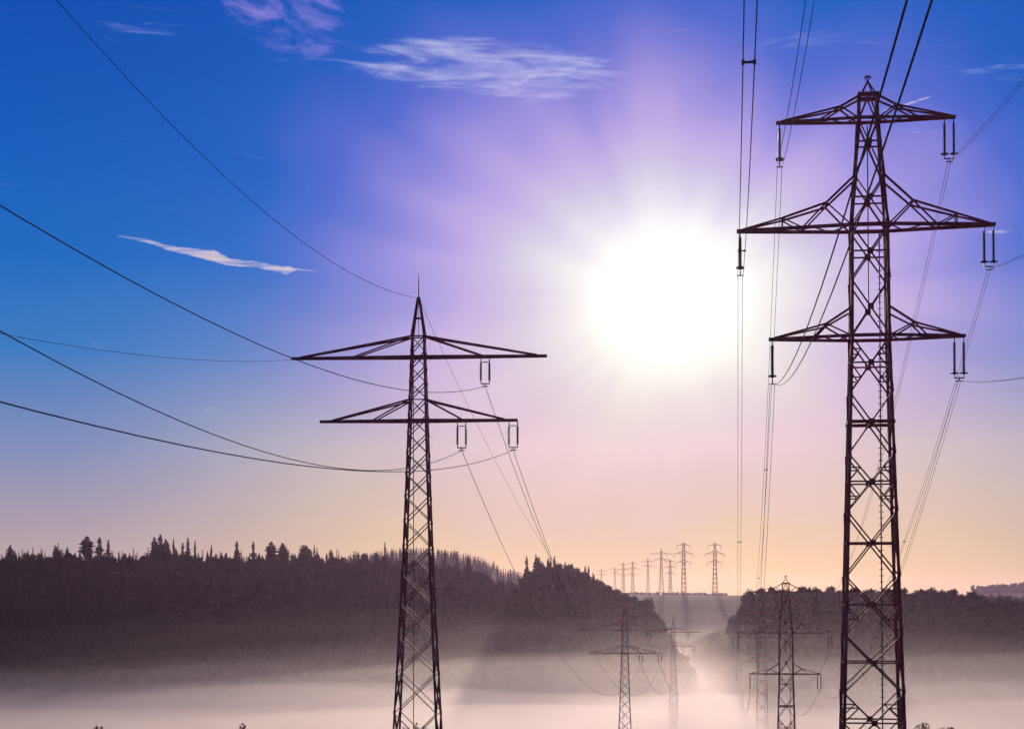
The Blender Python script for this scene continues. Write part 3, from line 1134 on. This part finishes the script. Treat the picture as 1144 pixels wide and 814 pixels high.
for x, yt, k, lab, w in [
    (838, 657, 5, 'rounded tree at the left end of the right hill wood', 1.0),
    (851, 654.5, 7, 'tallest crown at the left end of the right hill wood', 1.0),
    (912, 656.5, 6, 'broad dome crown right of the misty pylon\'s head', 1.2),
    (930, 658, 5, 'dome crown just left of the largest pylon\'s leg', 1.0),
    (1024, 658, 5, 'low dome crown right of the largest pylon\'s leg', 1.0),
    (1040, 656.5, 6, 'broad low crown on the right hill skyline', 1.1),
    (1066, 655.5, 7, 'last dome crown on the right hill before the far field', 1.1),
]:
    skyline(x, yt, k, 1015, lab, wide=w, group='trees on the right hill')

# ------------------------------------------------------------------ plants on the near slope
def weed(name, x, ytop, d, spread, n, label, seed):
    rg = random.Random(seed)
    q = at(x, ytop, d)
    g = hz(q.x, d)
    H = q.z - g
    root = empty(name, (q.x, d, g))
    st, lf = MB(), MB()
    for k in range(n):
        a = rg.uniform(0, 6.28)
        r = rg.random() ** .6 * spread
        h = H * rg.uniform(.93, 1.0) * (1 - .06 * r / max(spread, .01))
        tip_ = Vector((math.cos(a) * r, math.sin(a) * r, h))
        mid = tip_ * .5 + Vector((rg.uniform(-.05, .05), 0, .06))
        st.tube([(tip_.x * .15, tip_.y * .15, -.05), mid, tip_], [.012, .009, .004], 4)
        for j in range(26):
            t = 1.02 - .7 * rg.random() ** 1.7
            c = mid.lerp(tip_, (t - .5) * 2) if t > .5 else mid * (t * 2)
            da = Vector((rg.gauss(0, 1), rg.gauss(0, 1), rg.gauss(.3, .6))).normalized()
            l = rg.uniform(.03, .08)
            b = da.cross(Vector((.3, .2, 1))).normalized() * l * .4
            n0 = len(lf.v)
            lf.v += [c, c + da * l * .5 + b, c + da * l, c + da * l * .5 - b]
            lf.f.append((n0, n0 + 1, n0 + 2, n0 + 3))
    st.build('stem', M_WEED, root)
    lf.build('foliage', M_WEED, root)
    tag(root, label, 'plant', 'weeds on the near slope')


weed('weed_plant', 1031, 804, 34, .14, 12, 'dark weed tuft at the bottom edge right of the largest pylon', 1)
weed('weed_plant', 1062, 809, 34, .2, 14, 'lower weed tuft right of the dark one at the bottom edge', 2)
weed('weed_plant', 108, 807, 30, .12, 8, 'weed tips at the bottom edge near the left corner', 3)
weed('weed_plant', 268, 809, 30, .25, 8, 'weed tips at the bottom edge midway to the spired pylon', 4)
weed('weed_plant', 466, 808, 42, .5, 18, 'row of weed tips before the feet of the spired pylon', 5)
weed('weed_plant', 690, 809, 30, .1, 6, 'weed tips at the bottom edge under the mid sized pylon', 6)

gb = MB()
rg = random.Random(8)
gx = np.array([rg.uniform(-14, 14) for _ in range(5000)])
gy = np.array([4 + 52 * rg.random() ** 1.3 for _ in range(5000)])
gx = gx * (0.5 + gy / 40)
gz = height(gx, gy)
for x, y, z in zip(gx, gy, gz):
    a = rg.uniform(0, 6.28)
    l = rg.uniform(.12, .4)
    c, s = math.cos(a) * .012, math.sin(a) * .012
    tx, ty = rg.uniform(-.12, .12), rg.uniform(-.12, .12)
    n0 = len(gb.v)
    gb.v += [Vector((x - c, y - s, z - .02)), Vector((x + c, y + s, z - .02)), Vector((x + tx, y + ty, z + l))]
    gb.f.append((n0, n0 + 1, n0 + 2))
tag(gb.build('grass', M_WEED), 'dry grass on the near slope', 'grass', None, 'stuff')


# ------------------------------------------------------------------ clouds and vapour trails (above the haze)
def streak(name, pts, d, dens, label, cat, seed, thick=.7, wave=.3, group=None, n=150, m=14, aniso=.55):
    """long thin cloud body: pts = (bearing x, height y, half width) along its axis; a closed, uneven lens in cross section"""
    rg = np.random.RandomState(seed)
    P = [at(x, y, d) for x, y, w in pts]
    Wd = [w * d / FPX for x, y, w in pts]
    cum = np.linspace(0, 1, len(P))
    t = np.linspace(0, 1, n)
    ax = np.stack([np.interp(t, cum, [p_[i] for p_ in P]) for i in range(3)], -1)
    hw = np.interp(t, cum, Wd)

    def fbm(x, f0):
        o = np.zeros_like(x)
        for k in range(5):
            f = f0 * 2 ** k
            kn = rg.uniform(-1, 1, int(f) + 4)
            o += np.interp(x * f, np.arange(len(kn)), kn) / (1.6 ** k)
        return o
    upn = fbm(t, 5)
    dnn = fbm(t, 5)
    up = hw * np.clip(1 + wave * upn, .12, 2.2)
    dn = hw * np.clip(1 + wave * dnn, .12, 2.2)
    up[0] = up[-1] = dn[0] = dn[-1] = hw.max() * .01
    V = []
    for i in range(n):
        for j in range(m):
            a = 2 * math.pi * j / m
            r = up[i] if math.sin(a) > 0 else dn[i]
            V.append((ax[i][0], ax[i][1] + math.cos(a) * (up[i] + dn[i]) / 2 * thick, ax[i][2] + math.sin(a) * r))
    F = [(i * m + j, i * m + (j + 1) % m, (i + 1) * m + (j + 1) % m, (i + 1) * m + j) for i in range(n - 1) for j in range(m)]
    F.append(tuple(reversed(range(m))))
    F.append(tuple((n - 1) * m + j for j in range(m)))
    o = link_mesh(name, V, F, vapour_mat(name + '_vapour', dens, aniso), None, True)
    outward(o)
    tag(o, label, cat, group)
    return o


streak('wisp_cloud', [(130, 263, .6), (165, 270, 2.6), (200, 280, 3.6), (235, 287, 5.0), (258, 293, 4.4), (290, 297, 3.8), (318, 302, 5), (332, 301, 1.8), (356, 303, .5)],
       5200, .075, 'bright white wisp of cloud alone in the blue at left', 'cloud', 4, wave=.45)
streak('vapour_trail', [(980, 126, .5), (1000, 120, 1.0), (1020, 114.5, 1.4), (1042, 107, 1.0)], 6000, .09,
       'short white slanting vapour trail behind the largest pylon\'s top arm', 'vapour trail', 5, wave=.15)
streak('vapour_trail', [(1084, 261, .4), (1105, 260, 1.8), (1120, 259, 2.0), (1136, 257.5, .4)], 6000, .08,
       'short level vapour trail at the right tip of the largest pylon\'s middle arm', 'vapour trail', 6, wave=.2)


# ------------------------------------------------------------------ ground mist and haze
def mist(name, top, amp, dens, label, seed, x0=-1500, x1=1500, y0=330, y1=1640, col=(.67, .61, .63), rise=False):
    mx = np.linspace(x0, x1, 180)
    my = np.linspace(y0, y1, 110)
    X, Y = np.meshgrid(mx, my)
    rg = np.random.RandomState(seed)
    Z = np.full_like(X, top)
    for k in range(14):
        fx, fy = rg.uniform(-1, 1) / 38 / (1 + k % 5), rg.uniform(-1, 1) / 30 / (1 + k % 4)
        Z += amp * .33 * np.sin(X * fx + Y * fy + rg.uniform(0, 6.28))
    Z = Z * (0.62 + 0.38 * sst(-380, 30, X))
    if rise:
        k = sst(740, 900, Y + 25 * np.sin(X / 60.0))
        Z = Z * k + (1 - k) * 4.0
    n_ = X.size
    V = np.concatenate([np.stack([X.ravel(), Y.ravel(), Z.ravel()], -1), np.stack([X.ravel(), Y.ravel(), np.full(n_, -9.0)], -1)])
    w, h = len(mx), len(my)
    I = np.arange(n_).reshape(h, w)
    top_q = np.stack([I[:-1, :-1], I[:-1, 1:], I[1:, 1:], I[1:, :-1]], -1).reshape(-1, 4)
    bot_q = top_q[:, ::-1] + n_
    rim = np.concatenate([I[0, :], I[1:, -1], I[-1, -2::-1], I[-2:0:-1, 0]])
    nxt = np.roll(rim, -1)
    side = np.stack([rim + n_, nxt + n_, nxt, rim], -1)
    o = big_mesh(name, V, np.concatenate([top_q, bot_q, side]), volume_mat(name + '_air', col, dens, .7), False)
    outward(o)
    tag(o, label, 'mist', None, 'stuff')
    return o


for k, (top, dens) in enumerate([(4, .006), (7, .005), (10, .0035), (12.5, .0025), (15, .0016), (17, .0010), (19, .0005), (21, .00033), (23, .00022),
                                 (25.5, .00016), (28, .00013), (31, .0001), (34, .00008), (38, .00006)]):
    mist('ground_mist', top, 1.2 + top * .26, dens, 'morning mist filling the valley, one of its drifting layers', k + 1)

zmax = 110.0
hb = MB()
hb.box((0, 2650, (zmax - 14) / 2), 7000, 6100, zmax + 14)
haze = hb.build('haze', volume_mat('haze_air', (0.86, .62, 1.0), 0.000034, .72))
outward(haze)
tag(haze, 'thin bright haze in the morning air', 'haze', None, 'stuff')
